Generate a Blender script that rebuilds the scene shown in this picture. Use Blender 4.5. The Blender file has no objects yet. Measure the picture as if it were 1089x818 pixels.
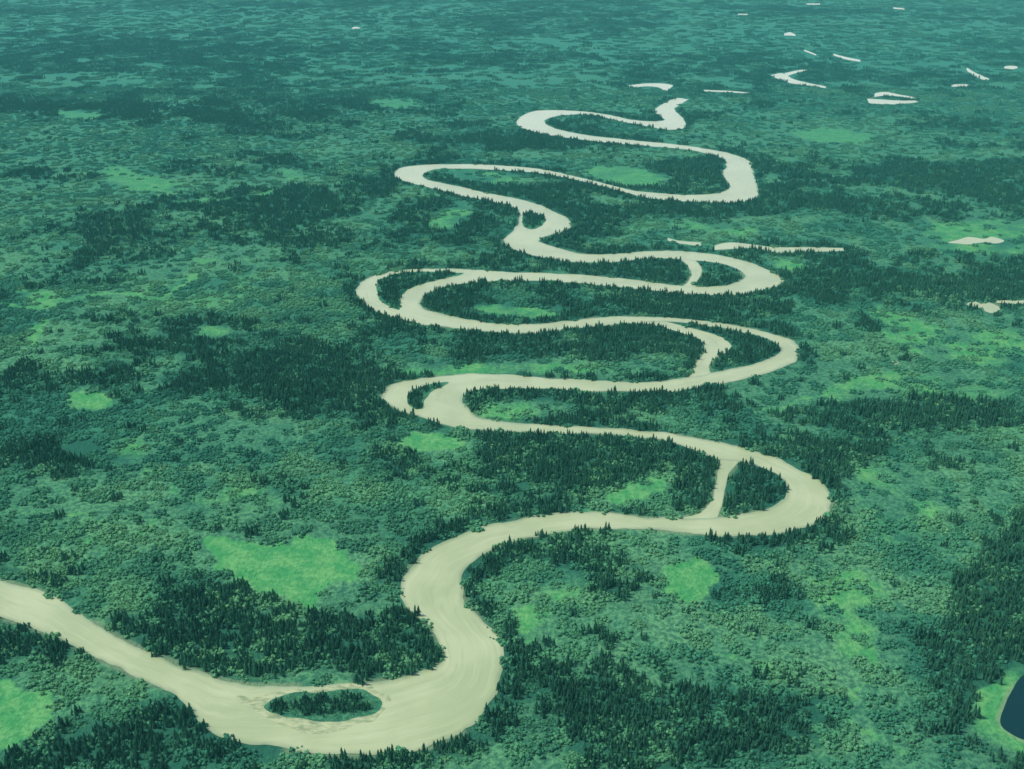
import bpy, math, numpy as np
from mathutils import Vector
rng=np.random.default_rng(7)
F=1168.0; P=math.radians(24); H=500.0; CX=544.5; CY=409.0
cp,sp=math.cos(P),math.sin(P)
def unproj(px,py):
    px=np.asarray(px,float);py=np.asarray(py,float)
    dx=(px-CX)/F; dy=(CY-py)/F
    fy=cp+dy*sp; fz=-sp+dy*cp
    t=H/(-fz)
    return dx*t, fy*t
def proj(X,Y):
    d=Y*cp+H*sp
    u=Y*sp-H*cp
    return CX+F*X/d, CY-F*u/d
# ------------------------------------------------------------ noise
def _h(i,j,s):
    n=(i.astype(np.int64)*374761393+j.astype(np.int64)*668265263+s*1442695041)&0xffffffff
    n=((n^(n>>13))*1274126177)&0xffffffff
    n=n^(n>>16)
    return (n&0xffff)/65535.0
def vn(x,y,s=0):
    i=np.floor(x);j=np.floor(y);fx=x-i;fy=y-j
    fx=fx*fx*(3-2*fx);fy=fy*fy*(3-2*fy)
    return (_h(i,j,s)*(1-fx)+_h(i+1,j,s)*fx)*(1-fy)+(_h(i,j+1,s)*(1-fx)+_h(i+1,j+1,s)*fx)*fy
def fbm(x,y,s=0,o=4):
    r=0;a=1;t=0
    for k in range(o):
        r=r+a*vn(x*2**k+k*17.3,y*2**k-k*9.1,s+k);t+=a;a*=.55
    return r/t
def sstep(x,a,b):
    t=np.clip((x-a)/(b-a),0,1); return t*t*(3-2*t)
# ------------------------------------------------------------ traced layout
MAIN=[(-160,575,-160,605),(-60,600,-60,635),(0,617,0,657),(45,630,35,668),(90,655,85,690),(130,680,130,712),(175,700,175,733),(215,716,203,752),(260,728,222,777),(320,729,275,793),(385,726,345,802),(430,720,410,802),(462,710,462,793),(473,699,505,768),(469,685,530,732),(456,666,538,700),(435,650,530,678),(428,628,505,652),(434,606,492,630),(455,585,495,607),(495,567,520,586),(545,553,570,570),(600,545,620,563),(650,546,670,562),(690,551,700,564),(730,551,740,568),(765,549,790,570),(800,545,835,568),(825,535,870,555),(836,522,885,538),(832,510,882,523),(815,500,860,505),(790,492,830,489),(765,488,790,477),(735,478,745,467),(700,468,705,460),(640,462,640,455),(580,461,580,452),(530,459,540,450),(480,453,512,445),(440,442,499,437),(413,430,494,430),(407,420,493,424),(415,410,498,418),(440,404,515,414),(480,399,540,414),(530,398,580,414),(580,402,620,416),(640,405,670,417),(690,406,705,417),(730,402,740,413),(762,396,768,408),(795,389,805,400),(822,379,838,388),(830,372,850,375),(822,364,846,364),(800,356,820,354),(765,349,780,346),(730,344,735,340),(690,343,690,337),(640,347,640,337),(600,351,600,342),(560,355,560,345),(515,353,520,344),(470,348,495,339),(430,341,465,333),(400,331,449,327),(380,317,447,321),(379,308,455,313),(388,298,470,307),(410,290,495,301),(450,286,530,299),(500,287,570,299),(550,290,610,301),(610,292,650,305),(660,296,690,309),(700,301,725,313),(735,305,760,315),(770,304,800,311),(788,298,830,303),(790,291,832,297),(778,284,815,286),(755,279,785,276),(725,276,745,269),(690,275,700,267),(650,279,655,270),(610,279,620,270),(570,273,590,263),(545,265,575,257),(535,256,580,252),(545,246,600,247),(550,240,607,240),(552,232,606,235),(549,222,590,225),(525,215,560,214),(490,208,520,206),(455,199,490,199),(425,191,455,191),(419,184,450,186),(430,178,465,180),(470,175,510,180),(530,176,570,184),(580,181,610,191),(630,192,650,201),(670,202,690,211),(720,207,740,215),(760,206,790,215),(776,200,805,209),(772,192,805,199),(768,184,802,188),(772,178,800,178),(770,170,795,170),(750,163,770,162),(720,158,730,155),(670,154,680,150),(620,149,625,144),(575,142,592,137),(551,134,580,131),(552,126,582,127),(570,118,595,123),(610,118,625,122),(645,122,650,127),(675,128,685,134),(700,129,710,138),(706,127,728,136),(700,122,727,127),(697,116,718,118),(708,109,722,112),(720,104,733,106)]
SIDE=[ # bank pairs of cut-off channels
 [(768,484,792,486),(764,500,776,503),(760,520,771,522),(757,533,768,535),(745,545,762,551),(722,551,755,556)],
 [(728,408,762,404),(735,396,755,394),(740,386,757,384),(748,376,773,374),(748,367,778,368),(738,359,766,358),(718,352,735,349),(695,346,705,342),(670,343,672,339)],
 [(718,308,742,309),(729,302,740,303),(735,293,745,293),(733,285,746,286),(728,279,742,279),(715,274,732,274)],
]
CREEK=[
 [(710,253,710,256),(722,256,722,259),(745,258,745,262)],
 [(758,262,760,266),(775,258,778,265),(800,260,800,264),(825,263,825,269),(860,263,860,268),(897,264,897,267)],
 [(668,91,672,94),(685,89,685,92),(706,89,700,93),(716,91,708,98)],
 [(820,80,824,83),(832,78,833,86),(843,84,842,89),(858,88,858,91),(878,92,878,94)],
 [(834,78,837,81),(848,75,850,77),(858,74,859,75)],
 [(922,105,924,110),(938,106,938,111),(955,107,955,111),(976,107,976,109)],
 [(931,99,927,104),(942,98,940,102),(958,101,958,103),(974,104,974,106)],
 [(1028,72,1028,75),(1038,78,1036,81),(1052,84,1050,87)],
 [(1012,90,1012,92.5),(1030,90,1030,92)],
 [(834,36,834,38),(840,34.5,840,38),(846,37,846,38.5)],
 [(885,57,887,59.5),(900,61,900,63.5),(915,64,915,66)],
 [(855,53,855,54.5),(868,58,868,59.5)],
 [(950,8,950,9.5),(962,9,962,10.5)],[(785,15,785,16.2),(795,15,795,16.2)],[(858,4,858,5.2),(872,4,872,5.2)],
 [(1060,320,1060,323),(1089,320,1089,324),(1120,318,1120,322)],
 [(1068,71,1068,73),(1076,70,1076,74),(1082,71,1082,73)],
 [(748,96,748,97.5),(775,97,775,98.7),(798,99,798,100)],
]
ISL=[ # islands inside the channel
 [(282,754),(288,745),(305,739),(325,736),(350,736),(372,734),(392,738),(404,746),(402,756),(388,762),(365,766),(345,766),(322,764),(300,763)],
 [(433,428),(436,420),(446,412),(462,408),(477,407),(471,411),(459,416),(452,424),(450,434),(442,435)],
 [(401,304),(409,296),(425,291),(450,289),(480,290),(492,291),(470,297),(447,303),(431,310),(425,318),(425,330),(414,326),(404,317)],
 [(557,240),(556,231),(562,227),(572,228),(579,233),(577,240),(566,244)],
]
SAND=[ # bare silt bars
 [(252,743),(275,740),(300,734),(340,732),(380,730),(403,737),(411,746),(407,757),(392,767),(365,774),(335,777),(302,772),(273,760)],
]
POND=[[(1063,768),(1068,752),(1078,732),(1092,716),(1130,700),(1190,712),(1200,760),(1140,800),(1092,788),(1072,779)]]
SMALLP=[[(1008,258),(1020,255),(1030,252),(1046,254),(1055,252),(1068,256),(1060,259),(1045,258),(1030,260),(1018,259)],
 [(1028,324),(1036,320),(1044,323),(1052,322),(1064,328),(1056,333),(1048,331),(1045,327),(1036,328)],
 [(948,385),(952,383.5),(956,386),(952,388)],[(374,30),(378,28.7),(383,30),(377,31)]]
MEAD=[([(218,572),(232,569),(262,573),(300,582),(318,568),(338,571),(362,583),(378,602),(382,612),(362,618),(345,622),(338,641),(318,640),(285,628),(250,612),(228,598)],1),
 ([(-80,740),(-30,728),(25,730),(50,742),(56,758),(40,780),(5,797),(-60,800)],.75),
 ([(705,615),(714,600),(735,592),(755,600),(762,615),(748,640),(728,642),(708,632)],.65),
 ([(425,465),(440,460),(470,459),(492,466),(488,476),(455,480),(432,478)],.65),
 ([(545,655),(560,648),(578,655),(575,672),(560,678),(548,668)],.5),
 ([(640,530),(660,518),(700,510),(715,518),(700,530),(670,538)],.45),
 ([(1028,760),(1045,735),(1062,712),(1095,695),(1190,690),(1210,770),(1130,815),(1070,800),(1040,795)],.42),
 ([(510,445),(520,428),(560,424),(600,430),(610,440),(570,447)],.3),
 ([(60,425),(100,415),(120,430),(90,440)],.45),([(205,350),(240,345),(245,355),(215,362)],.5),
 ([(840,142),(880,137),(930,142),(920,150),(870,152)],.6),([(620,180),(670,178),(715,190),(680,198),(640,192)],.5),
 ([(470,180),(520,181),(560,190),(540,196),(490,192)],.36),
 ([(500,328),(540,324),(600,332),(570,340),(520,337)],.45),([(420,393),(520,386),(640,388),(600,396),(450,400)],.45),
 ([(60,120),(90,118),(110,124),(80,128)],.5),([(390,108),(430,104),(450,112),(420,116)],.45),
 ([(110,175),(150,180),(200,200),(160,208),(120,200)],.4),([(300,180),(318,180),(322,190),(304,190)],.4),
 ([(455,240),(470,222),(500,215),(505,225),(480,245)],.4),
 ([(700,235),(760,238),(820,246),(740,245)],.45),([(905,400),(1000,395),(1089,410),(1089,430),(980,420),(880,430)],.33),
 ([(985,240),(1089,235),(1150,262),(1089,270),(1000,266)],.38),([(920,320),(1010,350),(1089,350),(1089,390),(1000,380),(940,350)],.33),
 ([(10,308),(60,310),(120,318),(50,325)],.36),([(825,275),(860,283),(850,288),(828,285)],.5),
 ([(910,500),(980,495),(1000,540),(960,600),(925,570)],.27),([(560,618),(600,600),(630,610),(600,640)],.22),
 ([(60,470),(130,460),(180,480),(110,500)],.2),([(200,520),(300,515),(290,545),(180,545)],.22),([(150,300),(260,290),(300,310),(200,330)],.2),
 ([(860,620),(920,610),(960,660),(900,700)],.2),
]
LINES=[([(0,322),(40,328),(80,318),(130,312),(165,318),(200,300),(210,290)],5,.75),([(195,262),(215,278),(250,272),(280,285)],3,.7),
 ([(30,368),(38,350),(48,340)],9,.7),([(0,455),(30,440),(20,470)],4,.4),([(920,335),(950,360),(990,380),(1010,392)],2.5,.8),([(935,350),(965,370),(1010,385)],2,.8),
 ([(760,445),(830,432),(900,412),(960,405)],6,.5),([(0,540),(60,545),(110,555),(90,580)],5,.6),([(180,215),(260,210),(300,200)],3,.6),
 ([(60,20),(120,30),(30,45)],3,.4),([(110,78),(200,84),(260,88)],2,.5),([(10,200),(60,210),(130,205)],3,.5),
 ([(700,100),(800,108),(900,104)],2,.45),([(870,205),(960,215),(1040,212)],2,.4),([(430,590),(300,560),(200,540)],4,.3),
 ([(870,620),(930,700),(900,760),(960,800)],10,.4),([(730,690),(800,700),(830,740)],8,.4),([(600,630),(560,690)],8,.4),([(130,490),(190,520),(150,570)],8,.4),
 ([(480,395),(560,390),(680,396)],4,.5),([(640,245),(720,243),(800,250)],3,.45),([(880,330),(940,300),(1060,290)],3,.35),([(880,460),(960,470),(1080,455)],5,.35)]
def cr(pts,n=8,closed=False):
    p=np.array(pts,float)
    if closed: p=np.vstack([p[-1],p,p[0],p[1]])
    else: p=np.vstack([2*p[0]-p[1],p,2*p[-1]-p[-2]])
    out=[]
    for i in range(1,len(p)-2):
        a,b,c,d=p[i-1],p[i],p[i+1],p[i+2]
        for k in range(n):
            t=k/n
            out.append(.5*((2*b)+(c-a)*t+(2*a-5*b+4*c-d)*t*t+(3*b-a-3*c+d)*t**3))
    if not closed: out.append(p[-2])
    return np.array(out)
# ------------------------------------------------------------ ground-cover maps
M=320; IW,IH=1089+2*M,818+2*M-180
OY=120
def blank(): return np.zeros((IH,IW),np.float32)
def fill(img,poly,val=1.0):
    p=np.array(poly,float)+[M,OY]
    x0,y0=np.floor(p.min(0)).astype(int);x1,y1=np.ceil(p.max(0)).astype(int)+1
    x0=max(x0,0);y0=max(y0,0);x1=min(x1,IW);y1=min(y1,IH)
    if x1<=x0 or y1<=y0:return
    yy,xx=np.mgrid[y0:y1,x0:x1]; ins=np.zeros(xx.shape,bool)
    q=np.roll(p,-1,0)
    for (ax,ay),(bx,by) in zip(p,q):
        if ay==by: continue
        c=((ay>yy)!=(by>yy))&(xx<(bx-ax)*(yy-ay)/(by-ay)+ax)
        ins^=c
    s=img[y0:y1,x0:x1]; s[ins]=val
def ribbonfill(img,rb,val=1):
    for i in range(len(rb)-1):
        a,b=rb[i],rb[i+1]
        fill(img,[a[:2],b[:2],b[2:],a[2:]],val)
def blur(a,r,ry=None):
    for ax,rr in ((0,ry or r),(1,r)):
        acc=np.zeros_like(a)
        for k in range(-rr,rr+1): acc+=np.roll(a,k,ax)
        a=acc/(2*rr+1)
    return a
def samp(img,px,py):
    x=np.clip(px+M,0,IW-1.01);y=np.clip(py+OY,0,IH-1.01)
    i=x.astype(int);j=y.astype(int);fx=x-i;fy=y-j
    return (img[j,i]*(1-fx)+img[j,i+1]*fx)*(1-fy)+(img[j+1,i]*(1-fx)+img[j+1,i+1]*fx)*fy
main=cr(MAIN,8); sides=[cr(s,8) for s in SIDE]; creeks=[cr(s,5) for s in CREEK]
isl=[cr(p,5,True) for p in ISL]; sand=[cr(p,5,True) for p in SAND]; pond=[cr(p,5,True) for p in POND]; smp=[cr(p,5,True) for p in SMALLP]
W=blank(); ribbonfill(W,main)
for s in sides+creeks: ribbonfill(W,s)
for p in pond+smp: fill(W,p)
SA=blank()
for p in sand: fill(SA,p)
for p in isl: fill(W,p,0)
MD=blank()
for p,v in MEAD:
    fill(MD,cr(p,4,True),v)
MDs=blur(blur(MD,9,4),6,3)
MD=np.where(MD>.6,blur(MD,2,1),.35*MD+.65*MDs)
ML=blank()
for pl,w,v in LINES:
    c=cr(pl,6); 
    t=np.gradient(c,axis=0); n=np.stack([-t[:,1],t[:,0]],1); n/=np.linalg.norm(n,axis=1)[:,None]+1e-9
    ww=w*(.6+.6*rng.random(len(c)))[:,None]*.5
    ribbonfill(ML,np.hstack([c+n*ww*[1,.7],c-n*ww*[1,.7]]),v)
MD=np.maximum(MD,blur(ML,1,1)*.8)
# dark timber stands / open shrub country (centre, radii, strength)
BL=[(100,800,130,45,.9),(10,690,60,30,.9),(300,680,190,38,.9),(60,600,110,35,.6),(430,690,50,30,.5),(200,640,60,40,.6),(340,530,170,38,.55),(40,485,80,28,.8),(440,500,90,25,.5),
(650,488,120,26,1.),(600,520,90,14,.5),(790,520,40,22,.8),(640,370,110,16,.75),(600,322,120,9,.4),(680,725,130,75,.7),(640,600,110,24,.6),(560,790,120,25,.6),(820,640,60,40,.35),(860,760,120,50,.55),(1060,640,45,55,.4),(1020,740,50,50,.35),(990,680,50,30,.1),
(170,362,70,20,.5),(310,400,140,16,.45),(120,400,60,12,.2),(700,428,120,12,.7),(950,440,110,18,.7),(900,470,60,14,.4),(960,300,70,8,.6),(880,310,40,5,.3),(760,382,10,5,.3),(800,370,25,10,.5),(740,180,50,10,.5),(560,205,60,6,.3),(700,222,130,7,.5),(650,280,80,6,.3),
(250,215,80,14,.6),(130,240,90,14,.4),(60,180,100,18,.5),(340,215,40,14,.4),(170,120,150,12,.4),(100,60,180,18,.4),(300,60,150,10,.3),(620,150,80,5,.5),(700,150,80,5,.3),(860,175,120,6,.3),(820,220,80,6,.3),(470,150,80,6,.3),(400,330,30,8,.3),(990,190,90,7,.3),(560,60,200,8,.25),(900,80,150,6,.2),(340,440,60,10,.4),(20,395,22,10,.8),
(560,625,45,40,-.7),(900,600,70,60,-.6),(700,650,20,20,-.2),(1000,370,90,30,-.5),(1010,500,70,40,-.35),(560,432,60,8,-.5),(520,393,110,7,-.6),(100,440,90,20,-.4),(250,470,70,20,-.3),(160,200,50,14,-.4),(150,320,140,14,-.5),(300,290,110,24,-.35),(880,145,60,6,-.6),(665,188,50,6,-.6),(370,160,80,12,-.3),(870,395,60,12,-.3),(1000,260,90,10,-.4),(640,528,70,10,-.3),(880,250,60,8,-.3),(480,265,60,12,-.3),(450,365,50,8,-.3),(230,560,100,16,-.3),(150,530,40,30,-.3)]
def riparian(X,Y,r):
    acc=0
    for k in range(10):
        a=k*math.tau/10
        rr=r*(1 if k%2 else .55)
        acc=acc+samp(W,*proj(X+rr*math.cos(a),Y+rr*math.sin(a)))
    return acc/10
def fields(X,Y):
    px,py=proj(X,Y)
    q=np.clip(800/np.maximum(Y,100),.1,1)
    px=px+(fbm(X/70,Y/70,41,4)-.5)*80*q
    py2=py+(fbm(X/70,Y/70,43,4)-.5)*38*q
    b=0
    for cx,cy,rx,ry,s in BL: b=b+s*np.exp(-((px-cx)/rx)**2-((py2-cy)/ry)**2)
    n=fbm(X/420+3,Y/420,1,5); n2=fbm(X/80,Y/80,5,5)
    rip=riparian(X,Y,38)
    md=samp(MD,*proj(X+(fbm(X/14,Y/14,71,2)-.5)*14,Y+(fbm(X/14,Y/14,73,2)-.5)*18))
    f=.15+1.3*(n-.5)+1.6*(n2-.5)+.88*b+.36*np.clip(rip*3,0,1)
    f=np.clip((f-.12)/.7,0,1)
    md2=np.clip(md*1.1-.02,0,1)
    f=f*np.clip(1-1.6*md2,0,1)
    op=sstep(fbm(X/130,Y/130,201,5)-.35*f-.12*np.clip(b,-1,0),.42,.60)
    return f,md2,rip,op
def hue(X,Y):  # slow/fast colour fields of the ground cover, shared by soil and shrubs
    return sstep(fbm(X/260,Y/260,301,5),.36,.64),fbm(X/42,Y/42,311,4)
# ------------------------------------------------------------ helpers
col=bpy.context.scene.collection
def mesh_obj(name,v,f,mat=None,link=True,attrs=None):
    me=bpy.data.meshes.new(name)
    me.from_pydata([tuple(a) for a in v],[],[tuple(a) for a in f])
    if attrs:
        for k,arr in attrs.items():
            at=me.attributes.new(k,'FLOAT','POINT'); at.data.foreach_set('value',np.asarray(arr,np.float32))
    me.update()
    if mat: me.materials.append(mat)
    o=bpy.data.objects.new(name,me)
    if link: col.objects.link(o)
    return o
class NT:
    def __init__(s,name):
        s.m=bpy.data.materials.new(name); s.m.use_nodes=True; s.t=s.m.node_tree; s.t.nodes.clear()
        s.out=s.t.nodes.new('ShaderNodeOutputMaterial')
    def n(s,ty,**k):
        nd=s.t.nodes.new(ty)
        for a,b in k.items(): setattr(nd,a,b)
        return nd
    def l(s,a,b): s.t.links.new(a,b)
    def put(s,v,sock):
        if hasattr(v,'is_output') : s.l(v,sock)
        else: sock.default_value=v
    def noise(s,vec,scale,detail=4,rough=.55,stretch=None):
        if stretch:
            mp=s.n('ShaderNodeMapping'); mp.inputs['Scale'].default_value=stretch; s.l(vec,mp.inputs[0]); vec=mp.outputs[0]
        nd=s.n('ShaderNodeTexNoise'); nd.inputs['Scale'].default_value=scale; nd.inputs['Detail'].default_value=detail; nd.inputs['Roughness'].default_value=rough
        s.l(vec,nd.inputs['Vector']); return nd.outputs[0]
    def ramp(s,v,a,b,lo=0,hi=1):
        nd=s.n('ShaderNodeMapRange'); nd.interpolation_type='SMOOTHSTEP'
        s.l(v,nd.inputs[0]); nd.inputs[1].default_value=a; nd.inputs[2].default_value=b; nd.inputs[3].default_value=lo; nd.inputs[4].default_value=hi
        return nd.outputs[0]
    def math(s,op,a,b=0.):
        nd=s.n('ShaderNodeMath',operation=op); s.put(a,nd.inputs[0]); s.put(b,nd.inputs[1]); return nd.outputs[0]
    def mix(s,f,a,b,mode='MIX'):
        nd=s.n('ShaderNodeMix',data_type='RGBA',blend_type=mode)
        s.put(f,nd.inputs[0])
        s.put(a if hasattr(a,'is_output') else (*a,1),nd.inputs[6]); s.put(b if hasattr(b,'is_output') else (*b,1),nd.inputs[7])
        return nd.outputs[2]
    def attr(s,name,inst=False): 
        nd=s.n('ShaderNodeAttribute'); nd.attribute_name=name
        if inst: nd.attribute_type='INSTANCER'
        return nd.outputs['Fac']
    def pos(s): return s.n('ShaderNodeNewGeometry').outputs['Position']
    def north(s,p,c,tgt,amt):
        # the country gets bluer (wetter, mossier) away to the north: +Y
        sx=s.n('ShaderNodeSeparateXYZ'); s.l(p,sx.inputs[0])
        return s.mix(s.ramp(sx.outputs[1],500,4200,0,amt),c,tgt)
    def bump(s,h,dist,strength=1):
        b=s.n('ShaderNodeBump'); b.inputs['Strength'].default_value=strength; b.inputs['Distance'].default_value=dist; s.l(h,b.inputs['Height']); return b.outputs[0]
    def bsdf(s,c,rough=.9,spec=.1,normal=None):
        b=s.n('ShaderNodeBsdfPrincipled'); s.put(c if hasattr(c,'is_output') else (*c,1),b.inputs['Base Color']); s.put(rough,b.inputs['Roughness']); b.inputs['Specular IOR Level'].default_value=spec
        if normal: s.l(normal,b.inputs['Normal'])
        s.l(b.outputs[0],s.out.inputs[0]); return b
    def diff(s,c,normal=None):
        b=s.n('ShaderNodeBsdfDiffuse'); s.put(c if hasattr(c,'is_output') else (*c,1),b.inputs['Color'])
        if normal: s.l(normal,b.inputs['Normal'])
        s.l(b.outputs[0],s.out.inputs[0])
# ------------------------------------------------------------ materials
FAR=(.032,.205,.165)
def cover(m,big,mid):
    c=m.mix(big,(.050,.220,.120),(.085,.285,.130))
    c=m.mix(m.ramp(mid,.50,.68,0,.6),c,(.14,.36,.150))
    c=m.mix(m.ramp(mid,.32,.48,.6,0),c,(.026,.140,.088))
    return c
def ground_mat():
    m=NT('ground_cover'); p=m.pos(); fo=m.attr('forest'); md=m.attr('meadow'); sd=m.attr('bank'); mid=m.attr('mid'); op=m.attr('open')
    c=cover(m,m.attr('big'),mid); fine=m.noise(p,1/4.5,3,.7)
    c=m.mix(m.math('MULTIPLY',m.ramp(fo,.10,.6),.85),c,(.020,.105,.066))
    c=m.mix(m.math('MULTIPLY',op,.45),c,(.115,.32,.145))
    c=m.mix(m.ramp(fine,.40,.60,.75,0),c,(.018,.100,.066))
    mc=m.mix(m.ramp(m.noise(p,1/18,3,.6),.35,.65),(.055,.29,.095),(.13,.38,.13))
    mc=m.mix(m.ramp(fine,.35,.6,.45,0),mc,(.035,.19,.07))
    mf=m.math('ADD',md,m.math('MULTIPLY',m.math('SUBTRACT',mid,.5),.9))
    c=m.mix(m.math('MULTIPLY',m.ramp(mf,.12,.50),m.ramp(md,.02,.20)),c,mc)
    c=m.mix(m.math('MULTIPLY',m.ramp(sd,.4,1,0,.6),m.ramp(mid,.42,.58)),c,(.20,.29,.16))
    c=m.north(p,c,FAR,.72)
    m.diff(c,m.bump(fine,3.0,.8)); return m.m
def water_mat():
    m=NT('silty_water'); p=m.pos(); ed=m.attr('edge')
    fl=m.n('ShaderNodeCombineXYZ'); m.l(m.attr('along'),fl.inputs[0]); m.l(m.attr('across'),fl.inputs[1])
    s1=m.noise(p,1/70,3,.6); s2=m.noise(p,1/12,4,.65); s3=m.noise(fl.outputs[0],1/5.,4,.6,(.09,1,1))
    c=m.mix(m.ramp(s1,.35,.65),(.33,.415,.215),(.405,.485,.265))
    c=m.mix(m.ramp(s3,.50,.72,0,.45),c,(.48,.545,.33))
    c=m.mix(m.ramp(s3,.28,.47,.5,0),c,(.27,.35,.18))
    c=m.mix(m.math('MULTIPLY',ed,m.ramp(s2,.3,.6,.95,.5)),c,(.15,.24,.13))
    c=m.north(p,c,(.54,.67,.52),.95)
    m.bsdf(c,.35,.5,m.bump(m.noise(p,1/2.5,3,.65),.35,.35)); return m.m
def sand_mat():
    m=NT('wet_silt_bar'); p=m.pos()
    s=m.noise(p,1/9,6,.7,(1,2.2,1))
    c=m.mix(m.ramp(s,.36,.60),(.19,.27,.14),(.40,.47,.26))
    m.bsdf(c,.7,.3,m.bump(s,.6,.4)); return m.m
def pond_mat():
    m=NT('dark_pond_water'); m.bsdf((.003,.03,.035),.15,.2,m.bump(m.noise(m.pos(),1/2.5,2),.1,.2)); return m.m
def tree_mat():
    m=NT('spruce_needles'); t=m.attr('tone'); p=m.pos(); mid=m.attr('mid',True)
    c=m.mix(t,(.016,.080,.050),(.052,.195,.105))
    c=m.mix(m.ramp(mid,.45,.7,0,.5),c,(.042,.165,.085))
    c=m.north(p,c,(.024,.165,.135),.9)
    m.diff(c); return m.m
def shrub_mat():
    m=NT('willow_leaves'); t=m.attr('tone'); p=m.pos()
    c=cover(m,m.attr('big',True),m.attr('mid',True))
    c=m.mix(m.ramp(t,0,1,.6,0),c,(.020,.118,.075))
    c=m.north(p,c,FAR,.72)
    m.diff(c); return m.m
def bark_mat():
    m=NT('bark'); m.diff(m.mix(m.noise(m.pos(),2.,1),(.03,.04,.03),(.09,.09,.07))); return m.m
GM=ground_mat(); WM=water_mat(); TM=tree_mat(); SM=shrub_mat(); BM=bark_mat(); PM=pond_mat(); SDM=sand_mat()
# ------------------------------------------------------------ ground sheet
pys=np.arange(900,-84,-2.0)
_,yr=unproj(np.full(len(pys),CX),pys)
rows=np.concatenate([[20,150,260,340,400,440],yr[yr>460],np.geomspace(yr[-1]*1.15,90000,10)])
cols=np.concatenate([[-40,-12,-5,-2.4,-1.4,-1.05],np.linspace(-.9,.9,640),[1.05,1.4,2.4,5,12,40]])
RY,CT=np.meshgrid(rows,cols,indexing='ij')
GX=CT*(RY+150); GY=RY
fo,md,rip,op=fields(GX.ravel(),GY.ravel()); bg_,mi_=hue(GX.ravel(),GY.ravel())
wm=samp(W,*proj(GX.ravel(),GY.ravel()))
bank=np.clip(riparian(GX.ravel(),GY.ravel(),8)*2.2,0,1)
gz=-1.2*(wm>.95)*(riparian(GX.ravel(),GY.ravel(),10)>.97)
V=np.stack([GX.ravel(),GY.ravel(),gz],1)
nr,nc=RY.shape; idx=np.arange(nr*nc).reshape(nr,nc)
Fc=np.stack([idx[:-1,:-1],idx[:-1,1:],idx[1:,1:],idx[1:,:-1]],-1).reshape(-1,4)
g=mesh_obj('ground',V.tolist(),Fc.tolist(),GM,attrs={'forest':fo,'meadow':md,'bank':bank,'open':op,'big':bg_,'mid':mi_})
# ------------------------------------------------------------ river
def jit(X,Y,a,s):
    return X+(fbm(X/22,Y/22,s,3)-.5)*a, Y+(fbm(X/22,Y/22,s+9,3)-.5)*a
def ribbon_world(rb,z,off,v,f,A,a=5.,em=4.):
    xa,ya=unproj(rb[:,0],rb[:,1]); xb,yb=unproj(rb[:,2],rb[:,3])
    xa,ya=jit(xa,ya,a,3); xb,yb=jit(xb,yb,a,19)
    n=len(xa); L=0
    for i in range(n):
        if i: L+=math.hypot((xa[i]+xb[i]-xa[i-1]-xb[i-1])/2,(ya[i]+yb[i]-ya[i-1]-yb[i-1])/2)
        w=math.hypot(xa[i]-xb[i],ya[i]-yb[i])+.01; e=min(.3,em/w)
        for t,ev in ((0,1),(e,.0),(1-e,.0),(1,1)):
            v.append((xa[i]+(xb[i]-xa[i])*t,ya[i]+(yb[i]-ya[i])*t,z)); A['edge'].append(ev); A['along'].append(L); A['across'].append(t*w)
    for i in range(n-1):
        for k in range(3):
            o=off+4*i+k; f.append((o,o+1,o+5,o+4))
    return off+4*n
def newA(): return {'edge':[],'along':[],'across':[]}
v=[];f=[];off=0;A=newA()
off=ribbon_world(cr(MAIN,16),.20,off,v,f,A,8.,5.)
for k,s in enumerate(SIDE): off=ribbon_world(cr(s,12),.12,off,v,f,A,3.,1.5)
river=mesh_obj('river',v,f,WM,attrs=A)
for k,s in enumerate(creeks):
    v=[];f=[];A=newA(); ribbon_world(s,.1+.05*k,0,v,f,A,3.,2.5); mesh_obj('creek',v,f,WM,attrs=A)
def poly_obj(name,p,z,mat,attrs=None,a=2.):
    X,Y=unproj(p[:,0],p[:,1]); X,Y=jit(X,Y,a,31)
    vv=[(x,y,z) for x,y in zip(X,Y)]
    n=len(X)
    return mesh_obj(name,vv,[tuple(range(n))],mat,attrs={k:[q]*n for k,q in (attrs or {}).items()})
for p in SAND: poly_obj('sandbar',cr(p,9,True),.26,SDM,a=12)
for p in ISL: poly_obj('river_island',cr(p,9,True),.34,GM,{'forest':.3,'meadow':0,'bank':0,'open':.3,'big':.5,'mid':.5},a=7)
for p in pond: poly_obj('pond',p,.15,PM)
for p in smp: poly_obj('pond',p,.15,WM)
# ------------------------------------------------------------ vegetation sources
def spruce(vs,fs,mi,tn,x,y,h,r,tone):
    b=len(vs); tr=.14
    for k in range(3):
        a=k*2.094; vs.append((x+tr*math.cos(a),y+tr*math.sin(a),-.3)); tn.append(.3)
    vs.append((x,y,h*.9)); tn.append(.3)
    for k in range(3): fs.append((b+k,b+(k+1)%3,b+3)); mi.append(1)
    L=5
    for i in range(L):
        t=i/L; z0=h*(.10+.80*t); rr=r*(1-t)**.8*(.8+.4*rng.random())+.15
        top=min(h,z0+h*.32); b=len(vs); n=8
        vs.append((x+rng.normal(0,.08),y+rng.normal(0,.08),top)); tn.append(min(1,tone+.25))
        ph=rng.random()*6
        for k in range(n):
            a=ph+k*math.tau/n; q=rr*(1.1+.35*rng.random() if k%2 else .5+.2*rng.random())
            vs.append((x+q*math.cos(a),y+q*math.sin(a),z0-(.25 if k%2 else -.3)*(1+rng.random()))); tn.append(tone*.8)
        for k in range(n): fs.append((b,b+1+k,b+1+(k+1)%n)); mi.append(0)
import bmesh
bm=bmesh.new(); bmesh.ops.create_icosphere(bm,subdivisions=2,radius=1)
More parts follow.
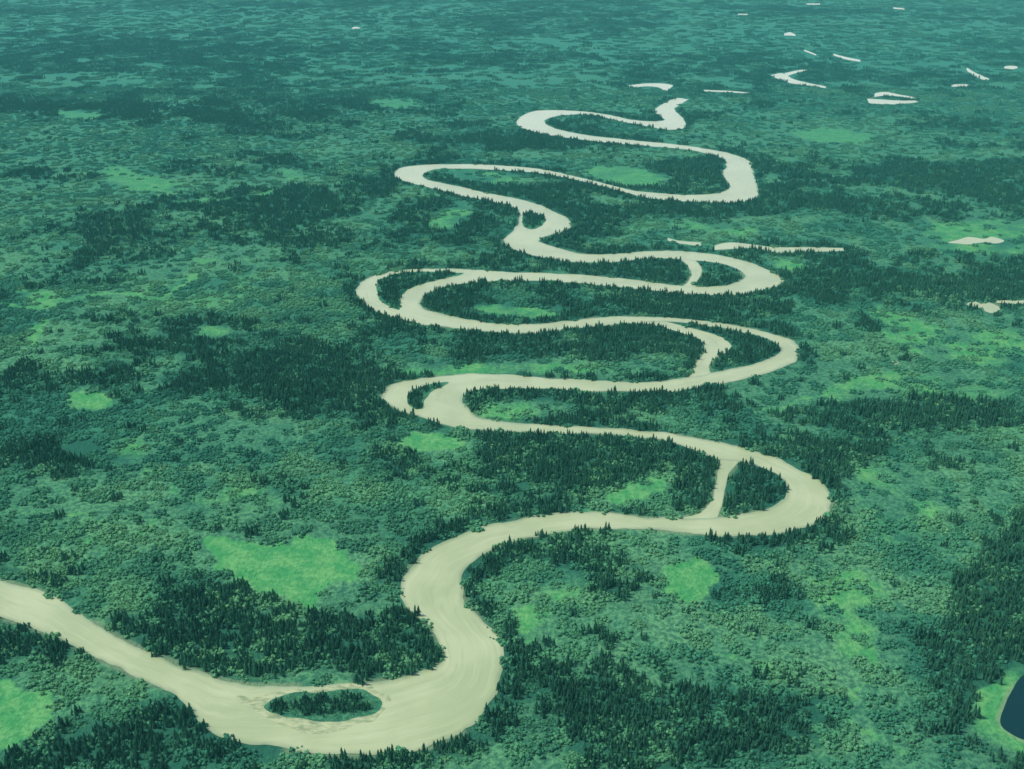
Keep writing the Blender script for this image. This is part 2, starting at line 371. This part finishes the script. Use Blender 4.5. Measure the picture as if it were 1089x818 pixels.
icoV=np.array([q.co[:] for q in bm.verts]); icoF=[[w.index for w in q.verts] for q in bm.faces]; bm.free()
def bush(vs,fs,mi,tn,x,y,r,h,tone):
    b=len(vs); d=.72+.55*rng.random(len(icoV))
    for q,k in zip(icoV,d):
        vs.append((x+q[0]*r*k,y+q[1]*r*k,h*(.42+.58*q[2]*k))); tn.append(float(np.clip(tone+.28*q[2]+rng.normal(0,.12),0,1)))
    for t in icoF: 
        if icoV[t].mean(0)[2]>-.35 and rng.random()<.9: fs.append((b+t[0],b+t[1],b+t[2])); mi.append(0)
    for k in range(6): # stray leaf sprays
        q=rng.normal(size=3); q/=np.linalg.norm(q); c=np.array([x+q[0]*r*1.1,y+q[1]*r*1.1,h*(.45+.62*abs(q[2]))]); b=len(vs)
        for j in range(3): vs.append(tuple(c+rng.normal(0,.25,3))); tn.append(min(1,tone+.3))
        fs.append((b,b+1,b+2)); mi.append(0)
def make_coll(name,builders,mats):
    c=bpy.data.collections.new(name)
    for i,bd in enumerate(builders):
        vs,fs,mi,tn=[],[],[],[]; bd(vs,fs,mi,tn)
        o=mesh_obj('%s_part_%d'%(name,i),vs,fs,None,False,{'tone':tn})
        for m in mats:o.data.materials.append(m)
        o.data.polygons.foreach_set('material_index',mi); c.objects.link(o)
    return c
def b_spr(n,R,hm):
    def f(vs,fs,mi,tn):
        for k in range(n):
            a=rng.random()*6.28; q=R*rng.random()**.6; h=hm*(.5+.8*rng.random()**1.3)
            spruce(vs,fs,mi,tn,q*math.cos(a),q*math.sin(a),h,h*.12+.45,rng.random()**1.4)
    return f
def b_shr(n,R,r0):
    def f(vs,fs,mi,tn):
        for k in range(n):
            a=rng.random()*6.28; q=R*rng.random()**.6; r=r0*(.45+1.1*rng.random()**2)
            bush(vs,fs,mi,tn,q*math.cos(a),q*math.sin(a),r,r*1.5,.1+.8*rng.random())
    return f
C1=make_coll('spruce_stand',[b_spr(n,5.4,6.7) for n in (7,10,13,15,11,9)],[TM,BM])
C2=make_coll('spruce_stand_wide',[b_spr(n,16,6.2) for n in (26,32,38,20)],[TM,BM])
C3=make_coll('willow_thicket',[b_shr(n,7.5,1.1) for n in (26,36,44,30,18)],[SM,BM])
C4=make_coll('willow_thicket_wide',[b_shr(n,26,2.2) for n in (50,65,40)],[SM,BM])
def scatter(name,coll,nvar,X,Y,S):
    me=bpy.data.meshes.new(name); n=len(X)
    me.vertices.add(n); co=np.stack([X,Y,np.zeros(n)],1).astype(np.float32); me.vertices.foreach_set('co',co.ravel())
    bb,mm=hue(X,Y)
    for k,arr in (('rot',rng.random(n)*6.283),('scl',S),('big',bb),('mid',mm+rng.normal(0,.035,n))):
        a=me.attributes.new(k,'FLOAT','POINT'); a.data.foreach_set('value',arr.astype(np.float32))
    a=me.attributes.new('var','INT','POINT'); a.data.foreach_set('value',rng.integers(0,nvar,n).astype(np.int32))
    o=bpy.data.objects.new(name,me); col.objects.link(o)
    t=bpy.data.node_groups.new(name,'GeometryNodeTree')
    t.interface.new_socket('Geometry',in_out='INPUT',socket_type='NodeSocketGeometry'); t.interface.new_socket('Geometry',in_out='OUTPUT',socket_type='NodeSocketGeometry')
    N=t.nodes.new; i=N('NodeGroupInput'); ou=N('NodeGroupOutput'); ip=N('GeometryNodeInstanceOnPoints'); ci=N('GeometryNodeCollectionInfo')
    ci.inputs['Collection'].default_value=coll; ci.inputs['Separate Children'].default_value=True; ci.inputs['Reset Children'].default_value=True
    def na(nm,ty):
        q=N('GeometryNodeInputNamedAttribute'); q.data_type=ty; q.inputs['Name'].default_value=nm; return [s for s in q.outputs if s.enabled and s.name=='Attribute'][0]
    cx=N('ShaderNodeCombineXYZ'); t.links.new(na('rot','FLOAT'),cx.inputs[2])
    t.links.new(i.outputs[0],ip.inputs['Points']); t.links.new(ci.outputs[0],ip.inputs['Instance']); ip.inputs['Pick Instance'].default_value=True
    t.links.new(na('var','INT'),ip.inputs['Instance Index']); t.links.new(cx.outputs[0],ip.inputs['Rotation']); t.links.new(na('scl','FLOAT'),ip.inputs['Scale'])
    t.links.new(ip.outputs[0],ou.inputs[0])
    md_=o.modifiers.new('scatter','NODES'); md_.node_group=t
    print(name,n); return o
def cand(y0,y1,area):
    # jittered grid: even cover without piles of overlapping clumps
    s=math.sqrt(area); ys=np.arange(y0,y1,s); xm=.78*(y1+100)
    X,Y=np.meshgrid(np.arange(-xm,xm,s),ys); X=X.ravel()+(rng.random(X.size)-.5)*s*1.3; Y=Y.ravel()+(rng.random(Y.size)-.5)*s*1.3
    k=np.abs(X)<.70*(Y+150); return X[k],Y[k]
def dry(X,Y,r,th=.12):
    return (samp(W,*proj(X,Y))<.3)&(riparian(X,Y,r)<th)
Xs=[];Ys=[];Ss=[]
for y0,y1,ar in ((400,1500,58),(1500,3000,85)):
    X,Y=cand(y0,y1,ar); fo,md,rip,op=fields(X,Y)
    tuft=fbm(X/24,Y/24,91,4)
    pr=np.clip((fo-.20)*2.0+(tuft-.5)*1.4,0.02,.98)*(md<.14)
    k=(rng.random(len(X))<pr)&dry(X,Y,5,.16)&(samp(SA,*proj(X,Y))<.5)
    X,Y=X[k],Y[k]; Xs.append(X);Ys.append(Y);Ss.append(.6+.65*rng.random(len(X)))
SX=[];SY=[]
for j,p in enumerate(ISL):
    q=np.array(p,float); n=[110,60,100,40][j]
    im=blank(); fill(im,cr(p,5,True))
    for AA,BB,th in ((Xs,Ys,.1),(SX,SY,.3)):
        X,Y=unproj(rng.uniform(q[:,0].min(),q[:,0].max(),n),rng.uniform(q[:,1].min(),q[:,1].max(),n))
        k=(samp(im,*proj(X,Y))>.9)&(riparian(X,Y,6)<th); AA.append(X[k]);BB.append(Y[k])
        if AA is Xs: Ss.append(.4+.45*rng.random(k.sum()))
X=np.concatenate(Xs);Y=np.concatenate(Ys);S=np.concatenate(Ss)
scatter('spruce_forest',C1,6,X,Y,S)
X,Y=cand(3000,9500,330); fo,md,rip,op=fields(X,Y)
k=(rng.random(len(X))<np.clip((fo-.15)*1.4,.05,.9)*(md<.2))&dry(X,Y,16)
scatter('spruce_forest',C2,4,X[k],Y[k],.5+.8*rng.random(k.sum()))
Xs=[];Ys=[];Ss=[]
for y0,y1,ar in ((400,1500,100),(1500,3200,180)):
    X,Y=cand(y0,y1,ar); fo,md,rip,op=fields(X,Y)
    pr=np.clip(.98-.45*fo-.50*op,.1,1)*np.clip(1-2.2*(md-.05),0,1)*(md<.42)
    k=(rng.random(len(X))<pr)&dry(X,Y,5,.22)&(samp(SA,*proj(X,Y))<.5); X,Y=X[k],Y[k]; Xs.append(X);Ys.append(Y);Ss.append(.55+.75*rng.random(len(X)))
for a,b in zip(SX,SY): Xs.append(a);Ys.append(b);Ss.append(.3+.2*rng.random(len(a)))
scatter('willow_shrubs',C3,5,np.concatenate(Xs),np.concatenate(Ys),np.concatenate(Ss))
X,Y=cand(3000,9500,1800); fo,md,rip,op=fields(X,Y)
k=(rng.random(len(X))<np.clip(1-.7*op,0,1)*(md<.3))&dry(X,Y,28)
scatter('willow_shrubs',C4,3,X[k],Y[k],.5+.5*rng.random(k.sum()))
# ------------------------------------------------------------ haze layer (real scattering air volume)
hz=bpy.data.materials.new('thin_haze'); hz.use_nodes=True; t=hz.node_tree; t.nodes.clear()
o=t.nodes.new('ShaderNodeOutputMaterial'); vs=t.nodes.new('ShaderNodeVolumeScatter'); vs.inputs['Color'].default_value=(.20,.85,.78,1); vs.inputs['Density'].default_value=5e-5
t.links.new(vs.outputs[0],o.inputs['Volume'])
bv=[(x,y,z) for z in (-30,700) for x,y in ((-50000,-5000),(50000,-5000),(50000,80000),(-50000,80000))]
mesh_obj('haze',bv,[(0,3,2,1),(4,5,6,7),(0,1,5,4),(1,2,6,5),(2,3,7,6),(3,0,4,7)],hz)
# ------------------------------------------------------------ light
el,az=54,-80
w=bpy.data.worlds.new('World'); bpy.context.scene.world=w; w.use_nodes=True
nt=w.node_tree; bg=nt.nodes['Background']; sk=nt.nodes.new('ShaderNodeTexSky'); sk.sky_type='NISHITA'; sk.sun_disc=False
sk.sun_elevation=math.radians(el); sk.sun_rotation=math.radians(az); nt.links.new(sk.outputs[0],bg.inputs[0]); bg.inputs[1].default_value=.15
sl=bpy.data.lights.new('sun','SUN'); sl.energy=3.9; sl.angle=math.radians(.5); sl.color=(1,.96,.85)
so=bpy.data.objects.new('sun',sl); col.objects.link(so)
d=Vector((math.sin(math.radians(az))*math.cos(math.radians(el)),math.cos(math.radians(az))*math.cos(math.radians(el)),math.sin(math.radians(el))))
so.rotation_euler=d.to_track_quat('Z','Y').to_euler()
sc=bpy.context.scene; sc.view_settings.view_transform='Standard'
try: sc.view_settings.look='None'
except Exception: pass
sc.view_settings.exposure=0
cam=bpy.data.cameras.new('camera'); cam.sensor_width=36; cam.lens=F/1089*36; cam.clip_start=1; cam.clip_end=200000
co=bpy.data.objects.new('camera',cam); col.objects.link(co); co.location=(0,0,H); co.rotation_euler=(math.radians(90)-P,0,0); sc.camera=co
